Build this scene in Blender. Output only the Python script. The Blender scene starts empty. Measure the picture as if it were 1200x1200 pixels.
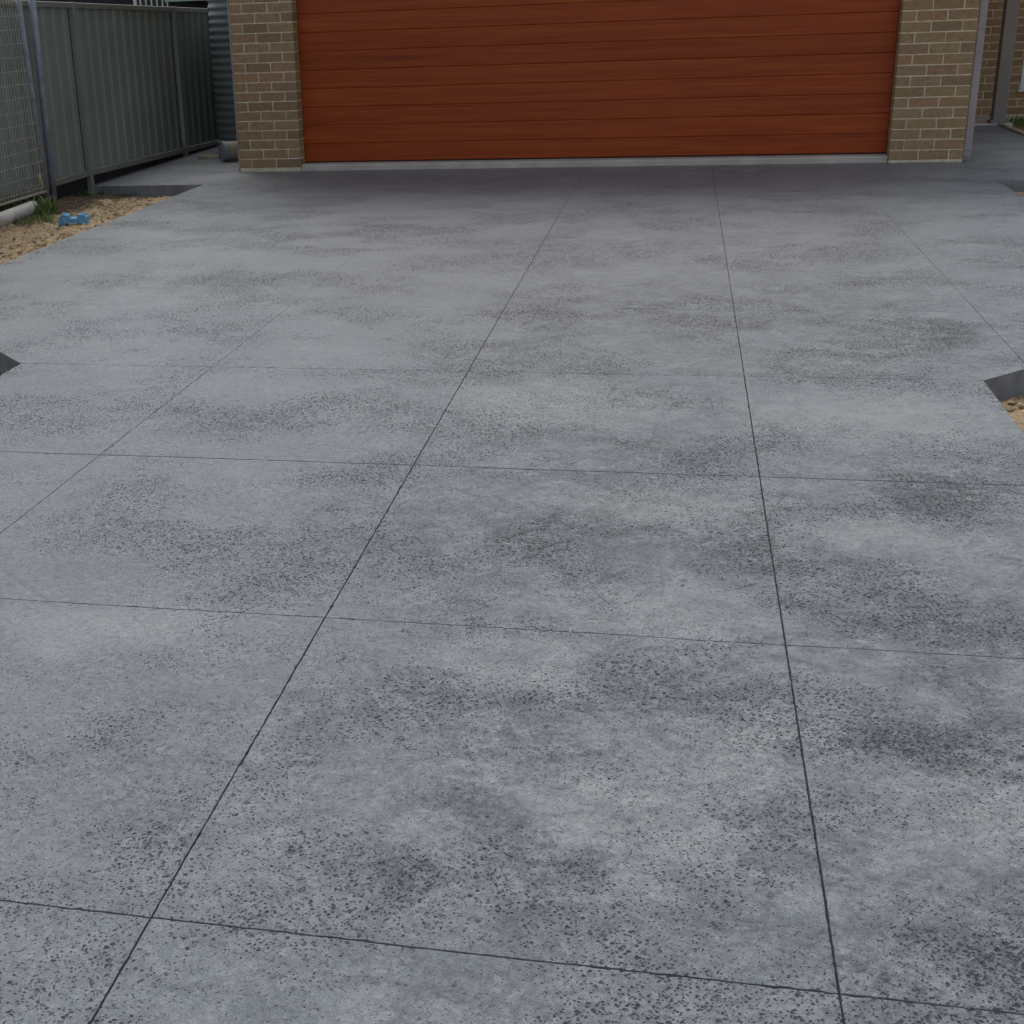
import bpy, math, random
import numpy as np
from mathutils import Matrix, Vector

random.seed(7)
rng = np.random.default_rng(11)
S = bpy.context.scene
C = S.collection
R = math.radians

# ------------------------------------------------------------------ camera
cam_d = bpy.data.cameras.new('camera')
cam = bpy.data.objects.new('camera', cam_d)
C.objects.link(cam)
S.camera = cam
PITCH, YAW, ROLL = 0.3604, 0.2275, -0.0404
cp, sp, cy_, sy_ = math.cos(PITCH), math.sin(PITCH), math.cos(YAW), math.sin(YAW)
v_r = Vector((cy_, sy_, 0))
v_f = Vector((-sy_ * cp, cy_ * cp, -sp))
v_u = v_r.cross(v_f)
r2 = v_r * math.cos(ROLL) + v_u * math.sin(ROLL)
u2 = -v_r * math.sin(ROLL) + v_u * math.cos(ROLL)
M4 = Matrix.Identity(4)
for i in range(3):
    M4[i][0], M4[i][1], M4[i][2] = r2[i], u2[i], -v_f[i]
M4[0][3], M4[1][3], M4[2][3] = 4.021, -12.288, 1.384
cam.matrix_world = M4
cam_d.sensor_width = 36
cam_d.lens = 36 * 1562.5 / 1200
cam_d.shift_x = (600 - 441) / 1200
cam_d.clip_start = 0.05
cam_d.clip_end = 2000

# ------------------------------------------------------------------ light
SUN_EL, SUN_AZ = 56, -25          # azimuth measured from +Y (behind the house) towards +X
w = bpy.data.worlds.new('World')
S.world = w
w.use_nodes = True
wn = w.node_tree
sky = wn.nodes.new('ShaderNodeTexSky')
sky.sky_type = 'NISHITA'
sky.sun_disc = False
sky.sun_elevation = R(SUN_EL)
sky.sun_rotation = R(SUN_AZ)
sky.air_density = 1.0
sky.dust_density = 3.0
sky.ozone_density = 1.0
hs = wn.nodes.new('ShaderNodeHueSaturation')      # overcast: a paler sky
hs.inputs['Saturation'].default_value = 0.42
wn.links.new(sky.outputs[0], hs.inputs['Color'])
wn.links.new(hs.outputs[0], wn.nodes['Background'].inputs[0])
wn.nodes['Background'].inputs[1].default_value = 0.15
sd = bpy.data.lights.new('sun', 'SUN')
sun = bpy.data.objects.new('sun', sd)
C.objects.link(sun)
sd.energy = 1.2
sd.angle = R(40)
sd.color = (1.0, 0.96, 0.9)
sdir = Vector((math.sin(R(SUN_AZ)) * math.cos(R(SUN_EL)), math.cos(R(SUN_AZ)) * math.cos(R(SUN_EL)), math.sin(R(SUN_EL))))
sun.rotation_euler = sdir.to_track_quat('Z', 'Y').to_euler()
S.view_settings.view_transform = 'Standard'
S.view_settings.look = 'None'
S.view_settings.exposure = 0.12
S.view_settings.gamma = 1.0
S.view_settings.use_curve_mapping = False


# ------------------------------------------------------------------ helpers
def tag(o, label=None, cat=None, group=None, kind=None):
    for k, v in (('label', label), ('category', cat), ('group', group), ('kind', kind)):
        if v:
            o[k] = v
    return o


def link(name, me, parent=None, loc=None):
    o = bpy.data.objects.new(name, me)
    C.objects.link(o)
    if parent is not None:
        o.parent = parent
        if loc is not None:
            o.location = loc
    elif loc is not None:
        o.location = loc
    return o


def empty(name, loc=(0, 0, 0)):
    o = bpy.data.objects.new(name, None)
    C.objects.link(o)
    o.location = loc
    o.empty_display_size = 0.1
    return o


class MB:
    """collects verts and faces for ONE mesh"""
    def __init__(s):
        s.v, s.f = [], []

    def add(s, vs, fs):
        n = len(s.v)
        s.v += [tuple(p) for p in vs]
        s.f += [tuple(i + n for i in f) for f in fs]
        return s

    def box(s, x0, x1, y0, y1, z0, z1, c=0.0):
        if c <= 0:
            vs = [(x, y, z) for z in (z0, z1) for y in (y0, y1) for x in (x0, x1)]
            return s.add(vs, [(0, 2, 3, 1), (4, 5, 7, 6), (0, 1, 5, 4), (2, 6, 7, 3), (0, 4, 6, 2), (1, 3, 7, 5)])
        vs, idx = [], {}
        for ix, sx in enumerate((-1, 1)):
            for iy, sy in enumerate((-1, 1)):
                for iz, sz in enumerate((-1, 1)):
                    X, Y, Z = (x0, x1)[ix], (y0, y1)[iy], (z0, z1)[iz]
                    for a in range(3):
                        p = [X - sx * c, Y - sy * c, Z - sz * c]
                        p[a] = (X, Y, Z)[a]
                        idx[(ix, iy, iz, a)] = len(vs)
                        vs.append(p)
        fs = []
        q = [(0, 0), (1, 0), (1, 1), (0, 1)]
        for a in range(3):
            for k in (0, 1):
                ring = []
                for (i, j) in q:
                    t = [0, 0, 0]
                    t[a] = k
                    t[(a + 1) % 3] = i
                    t[(a + 2) % 3] = j
                    ring.append(idx[(*t, a)])
                fs.append(ring if k else ring[::-1])
        for a in range(3):           # edges along axis a
            b, d = (a + 1) % 3, (a + 2) % 3
            for i in (0, 1):
                for j in (0, 1):
                    t0, t1 = [0, 0, 0], [0, 0, 0]
                    t0[b] = t1[b] = i
                    t0[d] = t1[d] = j
                    t1[a] = 1
                    e = [idx[(*t0, b)], idx[(*t1, b)], idx[(*t1, d)], idx[(*t0, d)]]
                    fs.append(e if (i == j) else e[::-1])
        for i in (0, 1):
            for j in (0, 1):
                for k in (0, 1):
                    e = [idx[(i, j, k, a)] for a in range(3)]
                    fs.append(e if (i + j + k) % 2 else e[::-1])
        return s.add(vs, fs)

    def tube(s, p, q, r, n=14, caps=True, r2=None):
        p, q = Vector(p), Vector(q)
        d = (q - p).normalized()
        a = d.orthogonal().normalized()
        b = d.cross(a)
        r2 = r if r2 is None else r2
        vs = []
        for c, rr in ((p, r), (q, r2)):
            for i in range(n):
                t = 2 * math.pi * i / n
                vs.append(c + a * (rr * math.cos(t)) + b * (rr * math.sin(t)))
        fs = [(i, (i + 1) % n, n + (i + 1) % n, n + i) for i in range(n)]
        if caps:
            fs += [tuple(range(n))[::-1], tuple(range(n, 2 * n))]
        return s.add(vs, fs)

    def prism(s, pts, y0, y1):
        """pts are (x,z) outlines pushed from y0 to y1"""
        n = len(pts)
        vs = [(x, y0, z) for x, z in pts] + [(x, y1, z) for x, z in pts]
        fs = [(i, (i + 1) % n, n + (i + 1) % n, n + i) for i in range(n)] + [tuple(range(n))[::-1], tuple(range(n, 2 * n))]
        return s.add(vs, fs)

    def mesh(s, name, mat, smooth=False):
        me = bpy.data.meshes.new(name)
        me.from_pydata(s.v, [], s.f)
        me.materials.append(mat)
        if smooth:
            me.polygons.foreach_set('use_smooth', [True] * len(me.polygons))
        me.update()
        return me

    def build(s, name, mat, parent=None, loc=None, smooth=False):
        return link(name, s.mesh(name, mat, smooth), parent, loc)


def np_mesh(name, V, F, mat, smooth=True, attrs=None):
    me = bpy.data.meshes.new(name)
    nv, nf = len(V), len(F)
    me.vertices.add(nv)
    me.vertices.foreach_set('co', np.ascontiguousarray(V, np.float32).ravel())
    me.loops.add(nf * 4)
    me.polygons.add(nf)
    me.polygons.foreach_set('loop_start', np.arange(0, nf * 4, 4, dtype=np.int32))
    me.polygons.foreach_set('loop_total', np.full(nf, 4, np.int32))
    me.loops.foreach_set('vertex_index', np.ascontiguousarray(F, np.int32).ravel())
    me.polygons.foreach_set('use_smooth', np.full(nf, smooth))
    for k, a in (attrs or {}).items():
        at = me.attributes.new(k, 'FLOAT', 'POINT')
        at.data.foreach_set('value', np.ascontiguousarray(a, np.float32).ravel())
    me.materials.append(mat)
    me.update(calc_edges=True)
    me.validate()
    return me


def hash2(ix, iy, seed):
    h = (ix.astype(np.int64) * 374761393 + iy.astype(np.int64) * 668265263 + seed * 974634777) & 0xFFFFFFFF
    h = ((h ^ (h >> 13)) * 1274126177) & 0xFFFFFFFF
    return ((h ^ (h >> 16)) & 0xFFFF) / 65535.0


def vnoise(x, y, seed=0):
    ca, sa = math.cos(0.6 + 0.9 * seed), math.sin(0.6 + 0.9 * seed)
    x, y = x * ca - y * sa, x * sa + y * ca
    ix, iy = np.floor(x), np.floor(y)
    fx, fy = x - ix, y - iy
    fx, fy = fx * fx * (3 - 2 * fx), fy * fy * (3 - 2 * fy)
    a, b = hash2(ix, iy, seed), hash2(ix + 1, iy, seed)
    c, d = hash2(ix, iy + 1, seed), hash2(ix + 1, iy + 1, seed)
    return (a * (1 - fx) + b * fx) * (1 - fy) + (c * (1 - fx) + d * fx) * fy


def fbm(x, y, octv=4, seed=0, gain=0.5):
    t, amp, tot = 0, 1.0, 0
    for o in range(octv):
        t = t + amp * vnoise(x * 2 ** o + 17.3 * o, y * 2 ** o - 9.1 * o, seed + o)
        tot += amp
        amp *= gain
    return t / tot


# ------------------------------------------------------------------ materials
class NT:
    def __init__(s, name):
        s.m = bpy.data.materials.new(name)
        s.m.use_nodes = True
        s.t = s.m.node_tree
        s.b = s.t.nodes['Principled BSDF']

    def n(s, typ, **kw):
        o = s.t.nodes.new('ShaderNode' + typ)
        for k, v in kw.items():
            if k.startswith('i_'):
                key = k[2:]
                key = int(key) if key.isdigit() else key.replace('_', ' ')
                o.inputs[key].default_value = v
            else:
                setattr(o, k, v)
        return o

    def l(s, a, b):
        s.t.links.new(a, b)

    def coords(s, kind='Object', scale=(1, 1, 1), rnd=False):
        tc = s.n('TexCoord')
        mp = s.n('Mapping')
        mp.inputs['Scale'].default_value = scale
        s.l(tc.outputs[kind], mp.inputs[0])
        if rnd:
            oi = s.n('ObjectInfo')
            ml = s.n('Math', operation='MULTIPLY', i_1=37.0)
            s.l(oi.outputs['Random'], ml.inputs[0])
            s.l(ml.outputs[0], mp.inputs['Location'])
        return mp.outputs[0]

    def noise(s, vec, scale, detail=4, rough=0.55, dist=0.0):
        o = s.n('TexNoise', i_Scale=scale, i_Detail=detail, i_Roughness=rough, i_Distortion=dist)
        s.l(vec, o.inputs['Vector'])
        return o.outputs['Fac']

    def ramp(s, fac, stops):
        o = s.n('ValToRGB')
        e = o.color_ramp.elements
        while len(e) < len(stops):
            e.new(0.5)
        for k, (p, c) in enumerate(stops):
            e[k].position = p
            e[k].color = (*c, 1) if len(c) == 3 else c
        s.l(fac, o.inputs[0])
        return o.outputs[0]

    def mix(s, fac, a, b, mode='MIX'):
        o = s.n('Mix', data_type='RGBA', blend_type=mode)
        for k, v in ((0, fac), (6, a), (7, b)):
            if isinstance(v, (int, float)):
                o.inputs[k].default_value = v
            elif isinstance(v, tuple):
                o.inputs[k].default_value = (*v, 1)
            else:
                s.l(v, o.inputs[k])
        return o.outputs[2]

    def math(s, op, a, b=None, clamp=False):
        o = s.n('Math', operation=op, use_clamp=clamp)
        for k, v in ((0, a), (1, b)):
            if v is None:
                continue
            if isinstance(v, (int, float)):
                o.inputs[k].default_value = v
            else:
                s.l(v, o.inputs[k])
        return o.outputs[0]

    def attr(s, name):
        o = s.n('Attribute')
        o.attribute_name = name
        return o.outputs['Fac']

    def bump(s, h, strength=0.3, dist=0.01):
        o = s.n('Bump', i_Strength=strength, i_Distance=dist)
        s.l(h, o.inputs['Height'])
        s.l(o.outputs[0], s.b.inputs['Normal'])
        return o

    def set(s, color=None, rough=None, metal=None, spec=None):
        for k, v in (('Base Color', color), ('Roughness', rough), ('Metallic', metal), ('Specular IOR Level', spec)):
            if v is None:
                continue
            if isinstance(v, tuple):
                s.b.inputs[k].default_value = (*v, 1)
            elif isinstance(v, (int, float)):
                s.b.inputs[k].default_value = v
            else:
                s.l(v, s.b.inputs[k])
        return s.m


def simple(name, col, rough=0.5, metal=0.0, var=0.25, scale=6, bump=0.0, spec=0.5, bscale=60, rnd=False):
    t = NT(name)
    v = t.coords('Object', rnd=rnd)
    n = t.noise(v, scale, 5)
    lo = tuple(c * (1 - var) for c in col)
    hi = tuple(min(1, c * (1 + var)) for c in col)
    t.set(t.ramp(n, [(0.3, lo), (0.7, hi)]), rough, metal, spec)
    if bump:
        t.bump(t.noise(v, bscale, 4), bump, 0.004)
    return t.m


def mat_concrete():
    t = NT('sealed_grey_concrete')
    v2 = t.coords('Object')
    v2.node.inputs['Rotation'].default_value = (0, 0, 0.65)
    v = t.coords('Object')
    v.node.inputs['Rotation'].default_value = (0.55, 0.42, 0.8)
    stain = t.attr('stain')
    pit = t.attr('pit')
    dens = t.attr('dens')
    cloudy = t.attr('cloudy')
    broad = t.noise(v, 1.7, 4, 0.6)
    va = t.coords('Object', (0.95, 1.1, 1))
    va.node.inputs['Rotation'].default_value = (0.3, 0.2, 0.12)
    mott = t.noise(va, 20, 9, 0.78, 0.7)
    mid = t.noise(v, 46, 5, 0.7, 0.8)
    grain = t.noise(v, 95, 5, 0.72, 0.6)
    fine = t.noise(v, 330, 3, 0.7)
    base = t.ramp(broad, [(0.3, (0.212, 0.237, 0.260)), (0.7, (0.258, 0.284, 0.305))])
    soft = t.noise(va, 8.5, 10, 0.80, 0.9)
    cw = t.math('ADD', 0.22, t.math('MULTIPLY', cloudy, 0.78))
    dk = t.math('MULTIPLY', t.math('SUBTRACT', soft, 0.46), 3.4, True)
    base = t.mix(t.math('MULTIPLY', dk, cw), base, (0.085, 0.099, 0.112))
    lg = t.math('MULTIPLY', t.math('SUBTRACT', 0.50, soft), 3.4, True)
    base = t.mix(t.math('MULTIPLY', lg, cw), base, (0.40, 0.428, 0.436))
    base = t.mix(t.math('MULTIPLY', t.attr('pale'), t.math('SUBTRACT', 0.46, t.math('MULTIPLY', dk, 0.35))), base, (0.40, 0.425, 0.43))
    # broken, streaky darker colour left by the release powder
    amt = t.math('ADD', t.math('MULTIPLY', stain, 0.13), t.math('MULTIPLY', cloudy, 0.10))
    md = t.math('SUBTRACT', mott, t.math('SUBTRACT', 0.595, amt))
    md = t.math('MULTIPLY', md, 3.6, True)
    md = t.math('MULTIPLY', md, t.math('ADD', 0.25, mid))
    base = t.mix(t.math('MULTIPLY', md, 0.88, True), base, (0.060, 0.071, 0.084))
    # grainy speckle
    thr = t.math('SUBTRACT', 0.60, t.math('ADD', t.math('MULTIPLY', stain, 0.06), t.math('MULTIPLY', t.math('ADD', md, cloudy), 0.07)))
    sp_ = t.math('MULTIPLY', t.math('SUBTRACT', grain, thr), 6.0, True)
    base = t.mix(t.math('MULTIPLY', sp_, 0.66), base, (0.045, 0.053, 0.064))
    # small pits, one per cell where the surface was stamped harder
    h_pits = None
    for sc, lo, mx in ((66.0, 0.95, 0.34), (105.0, 0.88, 0.36), (170.0, 0.80, 0.40)):
        vo = t.n('TexVoronoi', voronoi_dimensions='2D', feature='F1', i_Scale=sc, i_Randomness=1.0)
        dv = t.n('VectorMath', operation='ADD')
        t.l(v2, dv.inputs[0])
        dn = t.n('TexNoise', i_Scale=120.0, i_Detail=2.0)
        t.l(v, dn.inputs['Vector'])
        ds = t.n('VectorMath', operation='SCALE')
        ds.inputs['Scale'].default_value = 0.006
        t.l(dn.outputs['Color'], ds.inputs[0])
        t.l(ds.outputs[0], dv.inputs[1])
        t.l(dv.outputs[0], vo.inputs['Vector'])
        sc_ = t.n('SeparateColor')
        t.l(vo.outputs['Color'], sc_.inputs[0])
        rnd = sc_.outputs[0]
        rr = t.math('MULTIPLY', t.math('SUBTRACT', rnd, t.math('SUBTRACT', lo, t.math('MULTIPLY', dens, 0.50))), 0.9, True)
        rr = t.math('MINIMUM', rr, mx)
        p = t.math('MULTIPLY', t.math('SUBTRACT', rr, vo.outputs['Distance']), 5.2, True)
        shade = t.math('MULTIPLY', p, t.math('ADD', 0.42, t.math('MULTIPLY', sc_.outputs[1], 0.58)))
        base = t.mix(shade, base, (0.028, 0.033, 0.043))
        h_pits = p if h_pits is None else t.math('MAXIMUM', h_pits, p)
    base = t.mix(t.math('MULTIPLY', pit, 0.85, True), base, (0.028, 0.033, 0.043))
    fr = t.ramp(fine, [(0.25, (0.70, 0.70, 0.70)), (0.75, (1.28, 1.28, 1.28))])
    base = t.mix(1.0, base, fr, 'MULTIPLY')
    rg = t.math('ADD', 0.21, t.math('MULTIPLY', grain, 0.22))
    rg = t.math('SUBTRACT', rg, t.math('MULTIPLY', h_pits, 0.14))
    t.set(base, rg, 0, 0.6)
    h = t.math('ADD', t.math('ADD', t.math('MULTIPLY', grain, 0.8), t.math('MULTIPLY', mid, 1.7)), t.math('MULTIPLY', fine, 0.3))
    h = t.math('SUBTRACT', h, t.math('MULTIPLY', h_pits, 0.95))
    t.bump(h, 1.0, 0.006)
    return t.m


def mat_brick():
    t = NT('brown_brick')
    v = t.coords('Object', rnd=True)
    oi = t.n('ObjectInfo')
    c = t.ramp(oi.outputs['Random'], [(0.0, (0.285, 0.194, 0.104)), (0.35, (0.395, 0.276, 0.150)), (0.7, (0.350, 0.228, 0.126)), (1.0, (0.410, 0.250, 0.142))])
    n = t.noise(v, 28, 5, 0.65)
    c = t.mix(1.0, c, t.ramp(n, [(0.25, (0.72, 0.72, 0.72)), (0.75, (1.2, 1.2, 1.2))]), 'MULTIPLY')
    t.set(c, 0.85, 0, 0.3)
    t.bump(t.noise(v, 110, 4), 0.35, 0.004)
    return t.m


def mat_wall_brick():
    """walls the photograph does not show: bricks carried by the material"""
    t = NT('far_brickwork')
    tc = t.n('TexCoord')
    sx = t.n('SeparateXYZ')
    t.l(tc.outputs['Object'], sx.inputs[0])
    cb = t.n('CombineXYZ')
    t.l(t.math('ADD', sx.outputs[0], sx.outputs[1]), cb.inputs[0])
    t.l(sx.outputs[2], cb.inputs[1])
    b = t.n('TexBrick', offset=0.5)
    for k, vv in (('Scale', 1.0), ('Mortar Size', 0.005), ('Brick Width', 0.24), ('Row Height', 0.085)):
        b.inputs[k].default_value = vv
    b.inputs['Color1'].default_value = (0.22, 0.155, 0.086, 1)
    b.inputs['Color2'].default_value = (0.27, 0.18, 0.1, 1)
    b.inputs['Mortar'].default_value = (0.48, 0.41, 0.30, 1)
    t.l(cb.outputs[0], b.inputs['Vector'])
    t.set(b.outputs['Color'], 0.85)
    return t.m


def mat_wood():
    t = NT('red_timber_finish')
    v = t.coords('Object', (0.55, 9, 16), rnd=True)
    v2 = t.coords('Object', (1.6, 30, 90), rnd=True)
    oi = t.n('ObjectInfo')
    a = t.noise(v, 1.6, 5, 0.6, 0.8)
    b = t.noise(v2, 1.5, 4, 0.65, 0.3)
    c = t.ramp(a, [(0.22, (0.270, 0.040, 0.006)), (0.5, (0.375, 0.064, 0.008)), (0.8, (0.460, 0.094, 0.012))])
    c = t.mix(1.0, c, t.ramp(b, [(0.3, (0.80, 0.78, 0.77)), (0.7, (1.13, 1.13, 1.13))]), 'MULTIPLY')
    c = t.mix(1.0, c, t.ramp(oi.outputs['Random'], [(0.0, (0.93, 0.92, 0.90)), (1.0, (1.06, 1.06, 1.05))]), 'MULTIPLY')
    t.set(c, 0.36, 0, 0.32)
    t.bump(b, 0.12, 0.002)
    return t.m


def mat_sand(name, c0, c1, c2):
    t = NT(name)
    v = t.coords('Object')
    a = t.noise(v, 3.5, 6, 0.65)
    g = t.noise(v, 42, 6, 0.75, 0.5)
    c = t.ramp(a, [(0.28, c0), (0.5, c1), (0.75, c2)])
    so = t.math('MULTIPLY', t.math('SUBTRACT', t.math('ADD', t.attr('soil'), t.math('MULTIPLY', t.noise(v, 13, 5, 0.7), 0.9)), 0.75), 3.0, True)
    c = t.mix(so, c, t.ramp(g, [(0.3, (0.055, 0.040, 0.03)), (0.7, (0.19, 0.14, 0.10))]))
    c = t.mix(1.0, c, t.ramp(g, [(0.3, (0.35, 0.32, 0.30)), (0.5, (0.95, 0.95, 0.95)), (0.72, (1.35, 1.35, 1.35))]), 'MULTIPLY')
    t.set(c, 0.95, 0, 0.2)
    t.bump(g, 1.0, 0.03)
    return t.m


M = dict(
    conc=mat_concrete(), brick=mat_brick(), wallbrick=mat_wall_brick(), wood=mat_wood(),
    mortar=simple('sandy_mortar', (0.70, 0.60, 0.455), 0.95, var=0.22, scale=18, bump=0.5, spec=0.2),
    slab=simple('bare_slab_concrete', (0.20, 0.21, 0.225), 0.9, var=0.3, scale=9, bump=0.4),
    joint=simple('dark_joint_grit', (0.035, 0.038, 0.045), 0.95, var=0.5, scale=40),
    sill=simple('pale_sill_concrete', (0.55, 0.495, 0.435), 0.8, var=0.18, scale=4, bump=0.3),
    fence=simple('grey_green_steel', (0.205, 0.236, 0.212), 0.5, var=0.10, scale=2.0, spec=0.5),
    rail=simple('grey_green_rail_steel', (0.185, 0.19, 0.16), 0.45, var=0.12, scale=3.0),
    galv=simple('dull_galvanised_steel', (0.24, 0.255, 0.31), 0.45, 0.0, var=0.25, scale=14),
    wire=simple('tan_stained_wire', (0.48, 0.45, 0.37), 0.5, 0.0, var=0.25, scale=10),
    tank=simple('dark_blue_green_steel', (0.175, 0.198, 0.196), 0.5, var=0.15, scale=2),
    pvc=simple('dusty_white_pvc', (0.46, 0.45, 0.41), 0.5, var=0.25, scale=7),
    beige=simple('dirty_beige_plastic', (0.42, 0.36, 0.25), 0.6, var=0.3, scale=9),
    cap=simple('grey_plastic_cap', (0.27, 0.29, 0.32), 0.5, var=0.15, scale=8),
    blue=simple('faded_blue_plastic', (0.11, 0.31, 0.50), 0.5, var=0.3, scale=14),
    dpipe=simple('pale_painted_downpipe', (0.34, 0.315, 0.31), 0.5, var=0.08, scale=2),
    post=simple('taupe_painted_post', (0.25, 0.225, 0.205), 0.6, var=0.08, scale=2),
    white=simple('white_aluminium', (0.72, 0.73, 0.73), 0.4, var=0.05),
    dark=simple('dark_void_and_shade', (0.015, 0.014, 0.018), 0.7, var=0.2),  # near-black; also the shade strips along the fence
    green=simple('pale_green_board', (0.36, 0.46, 0.38), 0.5, var=0.1),
    roof=simple('dark_roof_tile', (0.08, 0.075, 0.075), 0.8, var=0.3, scale=4),
    soffit=simple('painted_eave_lining', (0.42, 0.40, 0.37), 0.8, var=0.06),
    sand=mat_sand('orange_builders_sand', (0.34, 0.235, 0.140), (0.56, 0.420, 0.250), (0.68, 0.545, 0.360)),
    soil=mat_sand('brown_soil', (0.05, 0.038, 0.028), (0.10, 0.075, 0.05), (0.17, 0.125, 0.08)),
    stone=simple('mixed_small_stones', (0.20, 0.165, 0.14), 0.9, var=0.55, scale=16),
    litter=simple('dry_twigs', (0.17, 0.12, 0.075), 0.9, var=0.5, scale=20),
    grass=simple('green_grass', (0.115, 0.185, 0.040), 0.7, var=0.4, scale=9, spec=0.3),
    drygrass=simple('pale_dry_seed_heads', (0.42, 0.38, 0.24), 0.8, var=0.3, scale=9),
    timber=simple('weathered_timber_offcut', (0.40, 0.34, 0.23), 0.8, var=0.25, scale=12),
)
gl = NT('window_glass')
gl.set((0.02, 0.025, 0.03), 0.04, 0.0, 0.9)
M['glass'] = gl.m

# ------------------------------------------------------------------ ground
g = MB()
NG = 24
ext = 400.0
g.add([(-ext, -ext, -0.16), (ext, -ext, -0.16), (ext, ext, -0.16), (-ext, ext, -0.16)], [(0, 1, 2, 3)])
tag(g.build('ground', M['soil']), kind='structure')

# ------------------------------------------------------------------ driveway
L0, L1, L2, L3, LM = 2.135, 3.222, 4.302, 5.367, 1.0
XE0, XE1 = -0.05, 6.362          # wide apron edges
XN0, XN1 = 1.262, 5.165          # narrow drive edges
RW = [-7.09, -8.275, -9.437, -10.600, -11.76, -12.95, -14.15, -15.35, -16.55]
RU = [-7.09, -5.88, -3.48, 0.06]

# dark worn patches of the sealed surface: x, y, half width, half length
STAINS = [(3.7, -10.24, 0.11, 0.21), (3.85, -10.34, 0.09, 0.09), (4.0, -9.66, 0.23, 0.25), (4.54, -9.87, 0.14, 0.14), (4.7, -9.68, 0.09, 0.14),
          (4.82, -8.38, 0.16, 0.19), (4.2, -8.91, 0.22, 0.09), (4.42, -8.95, 0.15, 0.07), (4.69, -9.29, 0.17, 0.09), (5.21, -6.39, 0.14, 0.28),
          (5.44, -5.79, 0.16, 0.19), (2.27, -3.67, 0.62, 0.44), (3.49, -6.14, 0.16, 0.26), (3.49, -6.56, 0.22, 0.33), (2.96, -9.0, 0.28, 0.42),
          (3.29, -8.7, 0.27, 0.39), (2.42, -8.72, 0.24, 0.29), (2.66, -9.77, 0.16, 0.21), (2.39, -7.93, 0.5, 0.25), (2.9, -10.18, 0.15, 0.17),
          (1.61, -7.53, 0.21, 0.17), (0.98, -6.38, 0.26, 0.16), (1.52, -5.26, 0.97, 0.26), (3.79, -7.99, 0.25, 0.13), (3.56, -7.92, 0.17, 0.1),
          (4.84, -6.16, 0.21, 0.14), (4.7, -6.49, 0.14, 0.08), (0.91, -5.01, 0.57, 0.23), (4.18, -10.08, 0.11, 0.15), (4.21, -10.45, 0.16, 0.09),
          (3.31, -10.12, 0.1, 0.2), (3.61, -10.01, 0.2, 0.14), (4.44, -10.47, 0.14, 0.09), (3.84, -8.77, 0.28, 0.21), (3.2, -3.52, 0.27, 0.21),
          (4.07, -6.2, 0.37, 0.14), (3.02, -10.29, 0.16, 0.16), (3.65, -9.79, 0.18, 0.16), (4.53, -9.24, 0.17, 0.11), (0.67, -3.14, 0.77, 0.26)]
STRONG = {2: 0.5, 0: 1.3, 1: 1.2, 3: 1.3, 4: 1.4, 5: 1.5, 6: 1.1, 8: 1.1, 9: 1.3, 11: 1.1}


PALE = [(3.95, -10.14, 0.17, 0.20), (4.15, -9.92, 0.12, 0.12), (3.70, -9.62, 0.16, 0.10), (4.05, -9.30, 0.22, 0.12), (4.62, -10.05, 0.14, 0.14), (4.0, -8.55, 0.3, 0.14),
        (4.6, -8.75, 0.22, 0.12), (2.75, -9.55, 0.25, 0.12), (3.62, -7.5, 0.3, 0.25), (4.75, -7.6, 0.35, 0.3)]


def pale_field(x, y):
    wx = x + 0.20 * (fbm(x * 7, y * 7, 3, 23) - 0.5)
    wy = y + 0.24 * (fbm(x * 7, y * 7, 3, 33) - 0.5)
    t = np.zeros_like(x)
    for (a, b, rx, ry) in PALE:
        d = ((wx - a) / (rx * 1.3)) ** 2 + ((wy - b) / (ry * 1.3)) ** 2
        t = np.maximum(t, np.clip(1 - 0.6 * d, 0, 1) ** 1.5)
    return t


def stain_field(x, y):
    wx = x + 0.34 * (fbm(x * 5, y * 5, 3, 21) - 0.5)
    wy = y + 0.42 * (fbm(x * 5, y * 5, 3, 31) - 0.5)
    t = np.zeros_like(x)
    for k, (a, b, rx, ry) in enumerate(STAINS):
        d = ((wx - a) / (rx * 1.25)) ** 2 + ((wy - b) / (ry * 1.25)) ** 2
        t = np.maximum(t, STRONG.get(k, 0.75) * np.clip(1 - 0.5 * d, 0, 1) ** 2)
    streak = fbm(x * 2.6, y * 6.5, 5, 41, 0.6)
    cloud = fbm(x * 6 + 5, y * 6, 4, 51)
    t = t * np.clip(0.1 + 1.5 * cloud, 0, 1.3) + np.clip((streak - 0.52) * 1.8, 0, 0.5)
    return np.clip(t - 0.7 * pale_field(x, y), 0, 1)


def cloud_field(x, y):
    # the right hand bays were powdered more heavily than the left ones
    return np.clip(0.10 + 0.9 * np.clip((x - 2.9) / 0.9, 0, 1) * (0.5 + 0.5 * np.clip((-y - 6.0) / 3, 0, 1)) + 0.9 * (fbm(x * 1.3, y * 1.5, 3, 131) - 0.5), 0, 1)


def density(x, y):
    d = fbm(x * 2.6 + 3, y * 3.2, 5, 61, 0.6)
    return np.clip(np.clip((d - 0.28) * 2.6, 0.22, 1) * 0.8 * (1 - 0.28 * pale_field(x, y)) + 0.22 * stain_field(x, y), 0, 1)


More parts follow.
